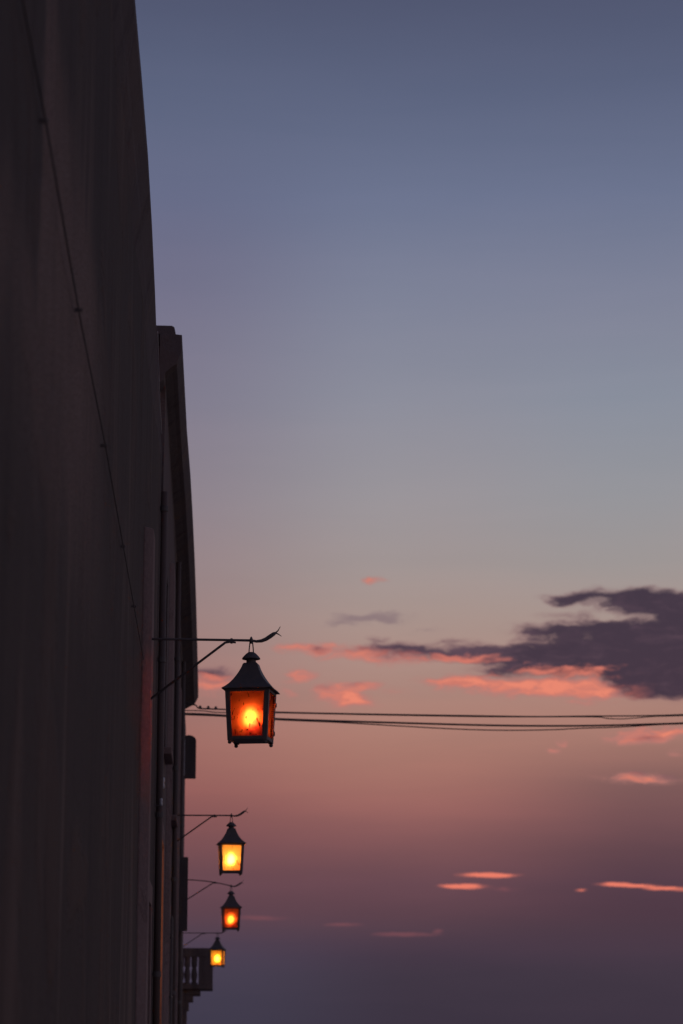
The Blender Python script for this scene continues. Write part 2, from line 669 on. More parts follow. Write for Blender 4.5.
# --- taller house
JAMB_GLOW = 9.0
hB = thing('town_house', 'taller dark house with a deep cornice, behind the near house', 'house', (xB(30), 30, 0))
ZB = EYE.z + 5.98
opsB = [(21.0, 22.25, .12, 3.3), (26.4, 27.4, 1.2, 2.9), (29.3, 30.3, 1.2, 2.9), (34, 35.2, .12, 2.6), (39, 40, 1.2, 2.8), (22.9, 23.7, 4.3, 6.0), (27.8, 28.8, 4.1, 6.0), (37.5, 38.5, 3.9, 5.6)]
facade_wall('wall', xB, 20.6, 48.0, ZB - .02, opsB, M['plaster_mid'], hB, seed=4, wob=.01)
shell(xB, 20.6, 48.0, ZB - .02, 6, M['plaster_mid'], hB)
stB = []
for (px, py) in ((182, 335), (187, 430), (190.5, 475), (193, 520), (195, 565), (196.2, 600), (197.6, 655), (198.4, 690)):
    p = at_z(px, py, ZB)
    stB.append((p.y, p.x, ZB))
profB = [(0, -.44), (.2, -.40), (.26, -.34), (.6, -.285), (.78, -.26), (.97, -.15), (1, -.13), (1, 0), (0, .02)]
cornice(stB, xB, profB, M['cornice'], hB)
yB0 = stB[0][0]
mb = MB()
pa = at_y(173, 326, yB0 + .02)
pb = at_y(176, 334, yB0 + .02)
ztop = pa.z
poly = [Vector((-1.6, yB0, ZB + .025)), Vector((pb.x, yB0, ZB + .003)), Vector((pb.x - .005, yB0, ZB + .03)), Vector((pa.x + .012, yB0, ztop - .012)), Vector((pa.x - .01, yB0, ztop)), Vector((-1.6, yB0, ztop + .01))]
mb.prism([p_ + Vector((0, .006, 0)) for p_ in poly], (0, 0, 0), (0, 2.2, 0))
mb.build('parapet_cap', M['cornice'], hB, bevel=.006)
pitched_roof(xB, 23.3, 47.9, ZB - .5, 6.2, M['roof_tile'], hB, inset=.3, rise=.35)
for o_ in opsB[:5]:
    surround(hB, xB, *o_)
door(hB, xB, 21.0, 22.25, 3.3, .47)  # invented doorway, a recess to hold the added glow
door(hB, xB, 34, 35.2, 2.6)
for o_ in opsB[1:3] + opsB[4:5]:
    window(hB, xB, *o_, style='grille')
for o_ in opsB[5:]:
    window(hB, xB, *o_, style='plain')
mb = MB()
mb.lathe([(.004, -.05), (.025, -.035), (.032, 0), (.022, .035), (.012, .05), (.012, .10), (.004, .105)], 12, (xB(21.5) - .26, 21.35, 2.75))
mb.build('added_door_bulb', bulb_mat('bulb_added', (1, .42, .12), 12), hB, smooth=True)  # unseen bulb, made up to go with the glow in the doorway
pl_d = bpy.data.lights.new('added_jamb_glow', 'POINT')  # added light, there to put the orange strip on the far jamb
pl_d.energy = JAMB_GLOW
pl_d.color = (1, .34, .10)
pl_d.shadow_soft_size = .05
pl_o = bpy.data.objects.new('added_jamb_glow', pl_d)
COL.objects.link(pl_o)
pl_o.location = (xB(21.5) - .16, 21.35, 2.55)
pilaster(hB, xB, 24.5, 24.95, .12, 6.4, .05, M['surround'])
pilaster(hB, xB, 32.2, 32.7, .12, 6.2, .06, M['surround'])
drainpipe(hB, xB(28.6), 28.6, .2, ZB - .4, .03)
drainpipe(hB, xB(36.5), 36.5, .2, ZB - .4, .03)

# --- far house with the balcony
hD = thing('town_house', 'farthest house with a balustraded balcony on stepped corbels', 'house', (xD(60), 60, 0))
ZD = EYE.z + 4.2
opsD = [(52, 53, 1.2, 2.8), (61.4, 62.5, 2.85, 5.0)]
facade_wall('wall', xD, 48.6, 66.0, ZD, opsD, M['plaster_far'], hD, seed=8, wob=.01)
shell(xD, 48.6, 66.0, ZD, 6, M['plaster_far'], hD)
pitched_roof(xD, 48.7, 65.9, ZD, 6.2, M['roof_tile'], hD, inset=.02)
window(hD, xD, *opsD[0], style='grille')
window(hD, xD, *opsD[1], style='plain')
yb0, yb1 = 60.4, 63.4
q = lambda px, py, yy=yb0: at_y(px, py, yy)
xo = q(213, 970).x
zs0, zs1 = q(200, 989).z, q(200, 984).z
zr0, zr1 = q(200, 957).z, q(200, 948).z
mb = MB()
mb.box((xD(60) - .02, yb0, zs0), (xo, yb1, zs1))
balc = mb.build('balcony', M['plaster_far'], hD, bevel=.01)
xi = q(198.5, 970).x
for ya_ in (yb0 + .004, yb1 - .3):
    mb = MB()
    mb.box((xi, ya_, zs1), (xo - .004, ya_ + .296, zr0))
    mb.build('corner_post', M['plaster_far'], balc, bevel=.006)
mb = MB()
mb.box((xD(60) - .02, yb0 - .01, zr0), (xo, yb0 + .16, zr1))
mb.box((xi, yb0 + .161, zr0), (xo, yb1, zr1))
mb.build('handrail', M['plaster_far'], balc, bevel=.008)
bal_prof = [(.055, 0), (.055, .05), (.035, .07), (.05, .25), (.052, .38), (.036, .58), (.034, .62), (.05, .66), (.05, 1.0)]
hb = zr0 - zs1
for px in (181, 187.3, 194.2):
    mb = MB()
    c_ = q(px, 970)
    mb.lathe([(r * 1.45, z * hb) for r, z in bal_prof], 12, (c_.x, yb0 + .08, zs1))
    mb.build('baluster', M['plaster_far'], balc, smooth=False)
for i in range(11):
    mb = MB()
    yy = yb0 + .45 + i * .21
    mb.lathe([(r * 1.3, z * hb) for r, z in bal_prof], 10, (xo - .09, yy, zs1))
    mb.build('baluster', M['plaster_far'], balc)
for (px, za, zb) in ((200, 989, 994.5), (192.5, 994.5, 1001), (188, 1001, 1010), (186, 1010, 1024)):
    x1 = q(px, 990).x
    for yy in (yb0 + .1, yb1 - .4):
        mb = MB()
        mb.box((xD(60) - .02, yy, q(200, zb).z), (x1, yy + .3, q(200, za).z - .002))
        mb.build('corbel', M['plaster_far'], balc, bevel=.008)

# ------------------------------------------------------------------ round-topped board and shutter
yb = 42.6
pl = at_y(181, 760, yb)
pr = at_y(196, 760, yb)
zt, zb_ = at_y(189, 735, yb).z, at_y(189, 778.5, yb).z
rad = (pr.x - pl.x) / 2
pts = [Vector((pl.x, yb, zb_)), Vector((pr.x, yb, zb_))]
for k in range(13):
    a = PI * k / 12
    pts.append(Vector(((pl.x + pr.x) / 2 + rad * math.cos(a), yb, zt - rad * .8 + rad * .8 * math.sin(a))))
sg = thing('sign_board', 'round-topped dark board jutting from the wall beneath the overhead cables', 'sign board', (pl.x, yb, zb_))
mb = MB()
mb.prism(pts, (0, 0, 0), (0, .06, 0))
bd = mb.build('board', M['wood'], sg, bevel=.008)
xw_ = xB(yb)
for zz in (zb_ + .12, zt - .25):
    mb = MB()
    mb.box((xw_ - .02, yb + .012, zz), (pl.x + .06, yb + .048, zz + .04))
    mb.build('bracket_arm', M['iron'], sg)
mb = MB()
mb.box((xw_ - .01, yb - .03, zb_ + .05), (xw_ + .03, yb + .05, zt - .06))
mb.build('mounting_plate', M['ceramic'], sg, bevel=.004)

ys_ = 36.4
sh = thing('shutter', 'tall narrow dark shutter standing open on the wall below the second lantern', 'shutter', (xB(ys_), ys_, at_y(182, 930, ys_).z))
z0_, z1_ = at_y(182, 931, ys_).z, at_y(182, 857, ys_).z
x1_ = at_y(187.8, 890, ys_).x
mb = MB()
mb.box((xB(ys_) + .012, ys_, z0_), (x1_, ys_ + .045, z1_))
mb.build('panel', M['wood'], sh, bevel=.006)
mb = MB()
for i in range(14):
    zz = z0_ + .08 + (z1_ - z0_ - .16) * i / 14
    mb.box((xB(ys_) + .03, ys_ - .008, zz), (x1_ - .02, ys_ - .001, zz + .05))
mb.build('louvres', M['wood'], sh)
for zz in (z0_ + .15, z1_ - .2):
    mb = MB()
    mb.box((xB(ys_) - .01, ys_ + .01, zz), (xB(ys_) + .02, ys_ + .035, zz + .07))
    mb.build('hinge', M['iron'], sh)

# ------------------------------------------------------------------ lanterns (local origin = hook point on the bar, z down)
def square_rows(levels, n_edge=4):
    rows = []
    for s, z in levels:
        r = []
        cs = [(-s, -s), (s, -s), (s, s), (-s, s)]
        for i in range(4):
            (xa, ya), (xb_, yb2) = cs[i], cs[(i + 1) % 4]
            for k in range(n_edge):
                t = k / n_edge
                r.append(Vector((xa + (xb_ - xa) * t, ya + (yb2 - ya) * t, z)))
        rows.append(r)
    return rows


BASE = -0.722   # feet, below the bar: local z = 0 at the thing's base


def Z(z):
    return z - BASE


ST, SB = .152, .135           # half width of the body, top and bottom
ZT, ZBt = -.352, -.694


def half(z):
    return SB + (ST - SB) * (z - ZBt) / (ZT - ZBt)


def make_lantern(glass, bulbm):
    root = thing('lantern', 'lantern', 'lantern', (0, 0, 0))
    # hook: two bent wires and a collar over the bar
    mb = MB()
    mb.tube([(-.006, 0, Z(.012)), (-.010, 0, Z(-.02)), (-.014, 0, Z(-.06)), (-.016, 0, Z(-.092))], .0042, 8)
    mb.tube([(.006, 0, Z(.012)), (.010, 0, Z(-.02)), (.014, 0, Z(-.06)), (.016, 0, Z(-.092))], .0042, 8)
    mb.tube([(0, -.02, Z(-.012)), (0, -.02, Z(.014)), (0, 0, Z(.022)), (0, .02, Z(.014)), (0, .02, Z(-.012))], .006, 8)
    mb.tube([(-.011, 0, Z(-.016)), (.011, 0, Z(-.016))], .007, 8)
    mb.tube([(0, -.022, Z(-.012)), (0, .022, Z(-.012))], .006, 8)
    mb.build('hook', M['iron'], root, smooth=True)
    # cap
    mb = MB()
    mb.lathe([(.010, Z(-.080)), (.022, Z(-.083)), (.034, Z(-.092)), (.048, Z(-.106)), (.060, Z(-.120)), (.064, Z(-.128)), (.060, Z(-.131)), (.034, Z(-.130)), (.033, Z(-.158)), (.0335, Z(-.170))], 20)
    mb.build('cap', M['iron'], root, smooth=False)
    # roof, flared four-sided shell
    lev = [(.030, -.158), (.043, -.160), (.050, -.168), (.0535, -.180), (.060, -.198), (.072, -.224), (.088, -.252), (.107, -.280), (.130, -.308), (.153, -.330), (.172, -.344), (.173, -.350), (.168, -.352), (.128, -.322), (.085, -.262), (.05, -.185)]
    mb = MB()
    mb.quadmesh(square_rows([(s, Z(z)) for s, z in lev]), close_u=True, caps=True)
    mb.build('roof', M['iron'], root, bevel=.002, fn=lambda v: v + Vector((.0025 * mnoise.noise(v * 9), .0025 * mnoise.noise(v * 9 + Vector((5, 0, 0))), .004 * mnoise.noise(v * 7 + Vector((0, 4, 0))))))
    # corner posts
    w = .034
    for sx, sy in ((-1, -1), (1, -1), (1, 1), (-1, 1)):
        mb = MB()
        def cor(z):
            s = half(z)
            return s * sx, s * sy
        rows = []
        for z in (ZBt - .006, ZT + .004):   # L-section
            cx, cy = cor(z)
            qd = [(cx, cy), (cx - sx * w, cy), (cx - sx * w, cy - sy * .008), (cx - sx * .008, cy - sy * .008), (cx - sx * .008, cy - sy * w), (cx, cy - sy * w)]
            rows.append([Vector((a, b, Z(z))) for a, b in qd])
        mb.quadmesh(rows, close_u=True, caps=True)
        mb.build('corner_post', M['iron'], root, bevel=.0015)
        # foot
        mb = MB()
        cx, cy = cor(ZBt)
        mb.lathe([(.006, Z(-.700)), (.012, Z(-.703)), (.014, Z(-.711)), (.010, Z(-.719)), (.003, Z(-.722))], 10, (cx - sx * .014, cy - sy * .014, 0))
        mb.build('foot', M['iron'], root, smooth=True)
    # rails
    for nm, z0, z1, inn in (('bottom_rail', ZBt, -.670, .03), ('top_rail', -.370, -.337, .03)):
        mb = MB()
        for i in range(4):
            R_ = Matrix.Rotation(i * PI / 2, 3, 'Z')
            s0, s1 = half(z0) - .002, half(z1) - .002
            lo = [R_ @ Vector(p) for p in ((-s0 + .003, -s0, Z(z0)), (s0 - .003, -s0, Z(z0)), (s0 - .003, -s0 + .010, Z(z0)), (-s0 + .003, -s0 + .010, Z(z0)))]
            hi = [R_ @ Vector(p) for p in ((-s1 + .003, -s1, Z(z1)), (s1 - .003, -s1, Z(z1)), (s1 - .003, -s1 + .010, Z(z1)), (-s1 + .003, -s1 + .010, Z(z1)))]
            mb.hexa(lo, hi)
        mb.build(nm, M['iron'], root, bevel=.0015)
    mb = MB()
    sb_ = half(ZBt) - .016
    mb.box((-sb_, -sb_, Z(ZBt + .001)), (sb_, sb_, Z(ZBt + .005)))
    mb.build('base_plate', M['iron'], root)
    # panes, slightly behind the posts
    for i in range(4):
        R_ = Matrix.Rotation(i * PI / 2, 3, 'Z')
        mb = MB()
        za, zb2 = -.684, -.350
        rows_f, rows_b = [], []
        s0, s1 = half(za), half(zb2)
        wd0, wd1 = s0 - .012, s1 - .012
        lo = [R_ @ Vector(p) for p in ((-wd0, -s0 + .0185, Z(za)), (wd0, -s0 + .0185, Z(za)), (wd0, -s0 + .0215, Z(za)), (-wd0, -s0 + .0215, Z(za)))]
        hi = [R_ @ Vector(p) for p in ((-wd1, -s1 + .0185, Z(zb2)), (wd1, -s1 + .0185, Z(zb2)), (wd1, -s1 + .0215, Z(zb2)), (-wd1, -s1 + .0215, Z(zb2)))]
        mb.hexa(lo, hi)
        mb.build('pane', glass, root)
    # hinges on the right side
    for z in (-.438, -.634):
        mb = MB()
        s = half(z)
        mb.lathe([(.004, -.016), (.0085, -.013), (.0085, .013), (.004, .016)], 10, (s + .007, s - .05, Z(z)))
        mb.build('hinge', M['iron'], root, smooth=True)
    # lamp holder and bulb
    mb = MB()
    mb.lathe([(.006, Z(-.30)), (.007, Z(-.40)), (.016, Z(-.405)), (.018, Z(-.455)), (.014, Z(-.472))], 14)
    sk = mb.build('lamp_holder', M['iron'], root, smooth=True)
    mb = MB()
    prof = []
    for k in range(13):
        a = PI * k / 12
        prof.append((max(.001,   .045 * math.sin(a)), Z(-.534) + .061 * math.cos(a)))
    mb.lathe(prof, 18)
    mb.build('bulb', bulbm, sk, smooth=True)
    return root


GL = [glass_mat('amber_glass', (.87, .31, .15), (.42, .085, .075), .94, .36),
      glass_mat('yellow_glass', (.97, .60, .25), (.93, .44, .18), .80, .36),
      glass_mat('red_amber_glass', (.84, .33, .15), (.58, .15, .09), .95, .38),
      glass_mat('honey_glass', (.97, .64, .22), (.92, .46, .15), .82, .36)]
BL = [bulb_mat('bulb_warm', (1, .70, .27), 50), bulb_mat('bulb_bright', (1, .84, .48), 135), bulb_mat('bulb_dim', (1, .66, .24), 50), bulb_mat('bulb_honey', (1, .76, .34), 78)]

# (hook pixel, depth, rotation, bracket root wall, sag of bar, brace fractions, labels)
LAMPS = [
    dict(px=251.3, py=640.5, y=16.4, rz=-11, xw=xA, sag=(.004, 0), att=.585, drop=.46,
         lab='largest amber lantern with speckled glass, nearest the camera', blab='longest looking iron bracket with a forked tip, holding the nearest lantern'),
    dict(px=231.4, py=815.5, y=29.7, rz=3, xw=xB, sag=(0, 0), att=.49, drop=.36,
         lab='second nearest lantern, glowing bright yellow with white centre', blab='straight iron bracket holding the second lantern, above the dark shutter'),
    dict(px=231.2, py=886.0, y=39.6, rz=2, xw=xB, sag=(.10, 0), att=.55, drop=.36,
         lab='small deep orange lantern directly below the bright yellow one', blab='sagging iron bracket that dips toward the deep orange lantern'),
    dict(px=217.6, py=933.0, y=52.0, rz=-9, xw=xD, sag=(0, 0), att=.62, drop=.42,
         lab='smallest lantern, honey yellow, in front of the balcony', blab='farthest iron bracket with a pale insulator at its wall end, above the balcony'),
]
proto = None
for i, L in enumerate(LAMPS):
    hp = at_y(L['px'], L['py'], L['y'])
    if proto is None:
        proto = o = make_lantern(GL[0], BL[0])
    else:
        o = copy_tree(proto)
        for ch in o.children_recursive:
            base = ch.name.split('.')[0]
            if base in ('pane', 'bulb'):
                ch.material_slots[0].link = 'OBJECT'
                ch.material_slots[0].material = GL[i] if base == 'pane' else BL[i]
    o.location = (hp.x, hp.y, hp.z + BASE)
    o.rotation_euler = (0, 0, math.radians(L['rz']))
    tag(o, L['lab'], 'lantern', 'lit lanterns hanging along the wall')
    # bracket
    xw_ = L['xw'](L['y'])
    br = thing('wall_bracket', L['blab'], 'bracket', (xw_, hp.y, hp.z), 0, 'iron brackets holding the lanterns')
    ln = hp.x - xw_
    sag = L['sag'][0]
    mb = MB()
    pts = []
    for t in (-.03 / ln, .25, .5, .7, .85, 1.0):
        pts.append((ln * t, 0, sag * (1 - max(0, t) ** 2.2)))
    tail = [(.035, -.006), (.07, -.002), (.10, .010), (.13, .030), (.155, .048), (.172, .057)]
    rad = [.0085] * len(pts) + [.0095, .012, .0135, .0145, .013, .006]
    rad[len(pts) - 1] = .009
    pts += [(ln + a, 0, b) for a, b in tail]
    mb.tube(pts, rad, 10)
    mb.build('bar', M['iron'], br, smooth=True)
    tx = ln + .165
    for tp in ([(tx, 0, .054), (tx + .018, 0, .070), (tx + .034, .004, .100)], [(tx, 0, .054), (tx + .020, 0, .046), (tx + .042, -.004, .030)]):
        mb = MB()
        mb.tube(tp, [.006, .004, .0018], 6)
        mb.build('prong', M['iron'], br, smooth=True)
    mb = MB()
    za = sag * (1 - (L['att'] / ln) ** 2.2)
    mb.tube([(-.02, 0, za - L['drop'] - .01), (L['att'] * .96, 0, za - .018), (L['att'] + .01, 0, za - .012), (L['att'] + .05, 0, za - .017)], [.0085, .0085, .0085, .006], 8)
    mb.tube([(L['att'] + .02, 0, za + .012), (L['att'] + .02, 0, za - .024)], .008, 8)
    mb.build('brace', M['iron'], br, smooth=True)
    for (zl, zh) in ((sag - .07, sag + .07), (za - L['drop'] - .07, za - L['drop'] + .05)):
        mb = MB()
        mb.box((-.02, -.032, zl), (.008, .032, zh))
        mb.build('wall_plate', M['iron'], br, bevel=.003)
    if i == 3:
        mb = MB()
        mb.lathe([(.01, 0), (.035, .005), (.04, .04), (.028, .055), (.04, .07), (.035, .105), (.012, .115)], 14, (.06, -.03, -.01))
        mb.build('insulator', M['ceramic'], br, smooth=True)
        mb = MB()
        mb.box((.008, -.04, -.16), (.11, .03, -.06))
        mb.build('junction_box', M['iron'], br, bevel=.01)

# ------------------------------------------------------------------ overhead cables
def cable(name, pix, rad, label, mat='cable', cat='cable', group=None, sub=8):
    """pix: (px, py, depth) control points; smoothed through Catmull-Rom"""
    P = [at_y(*p) for p in pix]
    pts = []
    for i in range(len(P) - 1):
        p0, p1, p2, p3 = P[max(0, i - 1)], P[i], P[i + 1], P[min(len(P) - 1, i + 2)]
        for k in range(sub):
            t = k / sub
            pts.append(.5 * ((2 * p1) + (p2 - p0) * t + (2 * p0 - 5 * p1 + 4 * p2 - p3) * t * t + (3 * p1 - p0 - 3 * p2 + p3) * t ** 3))
    pts.append(P[-1])
    mb = MB()
    mb.tube(pts, rad, 8)
    o = mb.build(name, M[mat], None, smooth=True)
    return tag(o, label, cat, group)


def yd(px):   # the cables run across the street and slightly away
    return 41.2 + (px - 183) * .008


GC = 'cables strung across the street'
def cab(pts, r, lab):
    return cable('overhead_cable', [(a, b, yd(a)) for a, b in pts], r, lab, group=GC)


cA = cab([(182, 702.5), (195, 705), (199, 708.2), (212, 709), (226, 709.5), (280, 712.2), (380, 714.3), (490, 716), (540, 716.6), (590, 716.1), (640, 715.8), (683, 714.6), (760, 711), (900, 703)], .0125,
     'uppermost overhead cable, thin, with three small knobs near the wall')
cA2 = cab([(182, 710.5), (202, 710.8), (216, 712.3), (235, 712.6), (280, 712.9), (380, 715.0), (490, 716.8), (590, 716.9), (606, 718.3), (622, 718.9), (640, 717.6), (655, 716.4), (683, 715.6), (760, 712), (900, 704)], .009,
     'thin cable under the uppermost, sagging briefly near the right edge')
cB = cab([(182, 713.6), (203, 714.2), (226, 715.6), (280, 719.0), (380, 722.3), (490, 725.3), (560, 725.9), (610, 725.3), (650, 724.2), (683, 723.2), (760, 720), (900, 712)], .0175,
     'thickest overhead cable, dark, in the middle of the bundle')
cC = cab([(182, 714.6), (226, 716.4), (280, 719.9), (340, 722.5), (400, 726), (460, 729.2), (510, 730.3), (555, 729.6), (580, 728.3), (620, 727), (660, 724.6), (683, 723.8), (760, 721), (900, 713)], .0105,
     'lowest overhead cable, sagging below the thickest one at mid span')
for px in (200.2, 208.3, 215.8):
    mb = MB()
    c_ = at_y(px, 708.0 + (px - 200) * .05, yd(px))
    mb.lathe([(.010, -.02), (.022, -.014), (.027, .006), (.022, .028), (.014, .04), (.006, .046)], 10, c_)
    mb.build('knob', M['iron'], cA, smooth=True)

# cables fixed along the wall
def wallcable(pts, rad, xw, lab, mat, off=.03):
    P = [Vector((xw(yy) + off + o_, yy, zz)) for (yy, zz, o_) in pts]
    mb = MB()
    mb.tube(P, rad, 8)
    o = mb.build('wall_cable', M[mat], None, smooth=True)
    return tag(o, lab, 'cable', 'cables fixed along the house walls')


zc = EYE.z + 2.5
wc = wallcable([(-3, zc + .05, 0), (3, zc + .02, 0), (5, zc, 0), (6.4, zc + .015, 0), (8.2, zc - .02, 0), (10.2, zc + .01, 0), (12.4, zc - .01, 0), (16, zc - .04, 0)], .003, xA,
               'dark cable running along the near house wall toward the lanterns', 'old_cable', .018)
for i, yy in enumerate((5.0, 6.4, 8.2, 10.2, 12.4, 14.2)):
    mb = MB()
    mb.box((xA(yy) - .012, yy - .004, zc - .007), (xA(yy) + .028, yy + .004, zc + .007))
    mb.build('cable_clip', M['iron'], wc, bevel=.003)
p1, p2 = at_y(157.3, 325, 17.9), at_y(159.2, 380, 19.3)
o = cable('eave_wire', [(157.6, 332, 18.0), (158.4, 362, 18.8), (159.7, 400, 19.6), (161.4, 430, 20.5), (162.2, 438, 20.7), (161.6, 446, 20.7)], 0.0045, 'thin pale wire following the corner edge of the near house eave', 'pale_wire')
o = cable('dangling_wire', [(133.3, 455, 15.6), (134.2, 475, 15.7), (135.8, 500, 15.85), (137.6, 522, 16.0), (140.2, 548, 16.2)], .0024, 'thin pale loose wire hanging on the dark wall above the nearest bracket', 'pale_wire')
o = cable('dangling_wire', [(131.6, 497, 15.5), (129.8, 507, 15.45), (128.2, 517, 15.4), (127.4, 540, 15.4)], .0022, 'short pale wire branching left beside the longer loose wire', 'pale_wire')

# small porcelain insulators on the walls (pale glints in the photograph)
for (px, py, yy, lab, r) in ((156.3, 783, 20.4, 'pale insulator on the wall beside the drainpipe between the houses', .022), (154.3, 802, 20.1, 'lower small pale insulator on the wall under the larger one', .014)):
    c_ = at_y(px, py, yy)
    xx = xA(min(yy, 20.4))
    t_ = thing('insulator', lab, 'insulator', (xx, yy, c_.z), 0, 'porcelain insulators on the walls')
    mb = MB()
    mb.lathe([(.3 * r, -2.2 * r), (.9 * r, -2 * r), (r, -.8 * r), (.7 * r, 0), (r, .7 * r), (.9 * r, 2 * r), (.3 * r, 2.3 * r)], 12, (max(.055, c_.x - xx), 0, 0))
    mb.build('body', M['ceramic'], t_, smooth=True)
    mb = MB()
    mb.tube([(-.02, 0, -2.0 * r), (max(.055, c_.x - xx), 0, -2.0 * r)], .005, 8)
    mb.build('pin', M['iron'], t_)

# parts were modelled in world space: keep them there under their moved things
bpy.context.view_layer.update()
def to_world(o):
    for ch in o.children:
        ch.matrix_parent_inverse = o.matrix_world.inverted()
for t_ in (hA, hB, hD, sg, sh):
    to_world(t_)

# ------------------------------------------------------------------ world: dusk sky
world = bpy.data.worlds.new('World')
scene.world = world
world.use_nodes = True
wt = NT(world.node_tree)
for n_ in list(wt.n):
    wt.n.remove(n_)
out = wt.new('ShaderNodeOutputWorld')
SUN_EL, SUN_AZ = math.radians(1.0), math.radians(12.0)     # just above the horizon line, ahead and to the right

tc = wt.new('ShaderNodeTexCoord')
D = wt.vmath('NORMALIZE', tc.outputs['Generated'])
sep = wt.new('ShaderNodeSeparateXYZ')
wt.l.new(D, sep.inputs[0])
az = wt.math('MULTIPLY', wt.math('ARCTAN2', sep.outputs[0], sep.outputs[1]), 180 / PI)
el = wt.math('MULTIPLY', wt.math('ARCSINE', sep.outputs[2]), 180 / PI)
comb = wt.new('ShaderNodeCombineXYZ')
wt.l.new(az, comb.inputs[0])
wt.l.new(el, comb.inputs[1])
UV = comb.outputs[0]

# clear-sky gradient by elevation
SKY = [(1036, (53, 49, 64)), (1000, (56, 51, 66)), (972, (60, 53, 68)), (950, (67, 55, 71)), (930, (80, 61, 74)), (910, (93, 66, 77)), (885, (104, 72, 82)), (860, (115, 78, 84)), (830, (136, 90, 91)),
       (800, (155, 103, 98)), (770, (165, 115, 105)), (740, (170, 123, 111)), (700, (172, 132, 121)), (660, (172, 141, 132)), (620, (169, 147, 140)), (570, (162, 149, 147)), (500, (154, 149, 154)),
       (400, (140, 142, 156)), (300, (126, 131, 152)), (200, (108, 117, 144)), (100, (92, 101, 128)), (0, (80, 87, 113))]
ELMAX = 90.0
stops = [(0.0, lin((56, 49, 63)))]
for py, c in SKY:
    stops.append((max(0.0005, azel(400, py)[1]) / ELMAX, lin(c)))
stops += [(35 / ELMAX, lin((66, 76, 106))), (60 / ELMAX, lin((52, 60, 90))), (1.0, lin((44, 52, 80)))]
wob = wt.noise(wt.vmath('MULTIPLY', UV, (.06, .25, 0)), 1.0, 3, .5)
elw = wt.math('ADD', el, wt.math('MULTIPLY', wt.math('SUBTRACT', wob, .5), .5))
sky = wt.ramp(wt.math('DIVIDE', elw, ELMAX), stops)
# the afterglow is centred a little right of the street: duller to the right near the horizon, dimmer to the left
side = wt.smooth(az, azel(420, 800)[0], azel(660, 800)[0])
low = wt.math('MULTIPLY', wt.smooth(el, azel(400, 720)[1], azel(400, 800)[1]), side)
low = wt.math('MULTIPLY', low, wt.smooth(el, azel(400, 960)[1], azel(400, 900)[1]))
sky = wt.mix(low, sky, wt.mix(1.0, sky, (.60, .69, .79), 'MULTIPLY'))
left = wt.math('MULTIPLY', wt.smooth(az, azel(400, 500)[0], azel(160, 500)[0]), wt.smooth(el, azel(400, 900)[1], azel(400, 780)[1]))
left = wt.math('MULTIPLY', left, wt.smooth(el, azel(400, 60)[1], azel(400, 300)[1]))
sky = wt.mix(left, sky, wt.mix(1.0, sky, (.84, .76, .82), 'MULTIPLY'))
rgt = wt.math('MULTIPLY', wt.smooth(az, azel(420, 500)[0], azel(640, 500)[0]), wt.math('MULTIPLY', wt.smooth(el, azel(400, 700)[1], azel(400, 560)[1]), wt.smooth(el, azel(400, 300)[1], azel(400, 430)[1])))
sky = wt.mix(rgt, sky, wt.mix(1.0, sky, (.95, 1.02, 1.03), 'MULTIPLY'))
botl = wt.math('MULTIPLY', wt.smooth(az, azel(430, 980)[0], azel(220, 980)[0]), wt.smooth(el, azel(400, 900)[1], azel(400, 970)[1]))
sky = wt.mix(botl, sky, wt.mix(1.0, sky, (1.22, 1.33, 1.36), 'MULTIPLY'))
# faint uneven bands of haze and high thin veil
veil = wt.noise(wt.vmath('MULTIPLY', UV, (.10, .85, 0)), 1.3, 5, .55, dist=.4)
veil2 = wt.noise(wt.vmath('ADD', wt.vmath('MULTIPLY', UV, (.16, .5, 0)), (7, 3, 0)), .8, 4, .55, dist=.3)
vv = wt.new('ShaderNodeCombineXYZ')
vf = wt.math('ADD', wt.math('MULTIPLY_ADD', wt.math('SUBTRACT', veil, .5), .30, 1.0), wt.math('MULTIPLY', wt.math('SUBTRACT', veil2, .5), .14))
wt.l.new(vf, vv.inputs[0])
wt.l.new(wt.math('MULTIPLY_ADD', wt.math('SUBTRACT', vf, 1.0), .6, 1.0), vv.inputs[1])
wt.l.new(wt.math('MULTIPLY_ADD', wt.math('SUBTRACT', vf, 1.0), .5, 1.0), vv.inputs[2])
lowb = wt.smooth(el, azel(400, 560)[1], azel(400, 840)[1], .35, 1.0)
sky = wt.mix(lowb, sky, wt.mix(1.0, sky, vv.outputs[0], 'MULTIPLY'))
# the sky behind the camera, away from the afterglow, is already darker
east = wt.smooth(sep.outputs[1], -.8, .4, .95, 1.0)
gv = wt.new('ShaderNodeCombineXYZ')
for k_ in range(3):
    wt.l.new(east, gv.inputs[k_])
sky = wt.mix(1.0, sky, gv.outputs[0], 'MULTIPLY')

# clouds: soft ellipses in azimuth / elevation, torn up by noise
PXD = math.degrees(1 / FPX)
warpn = wt.noise(wt.vmath('MULTIPLY', UV, (.75, 1.7, 0)), 1.5, 4, .52, out='Color')
warpc = wt.vmath('SUBTRACT', warpn, (.5, .5, .5))
UVW = wt.vmath('ADD', UV, wt.vmath('MULTIPLY', warpc, (1.25, .44, 0)))
UVS = wt.vmath('ADD', UV, wt.vmath('MULTIPLY', warpc, (.5, .10, 0)))


def layer(ells, uv):
    acc = None
    for (px, py, rx, ry, w) in ells:
        u, v = azel(px, py)
        iu, iv = 1 / (rx * PXD), 1 / (ry * PXD)
        q_ = wt.vmath('MULTIPLY_ADD', uv, (iu, iv, 0), (-u * iu, -v * iv, 0))
        ln_ = wt.vmath('LENGTH', q_)
        g_ = wt.math('MULTIPLY', wt.math('SUBTRACT', 1.0, ln_, clamp=True), float(w))
        acc = g_ if acc is None else wt.math('ADD', acc, g_)
    return acc


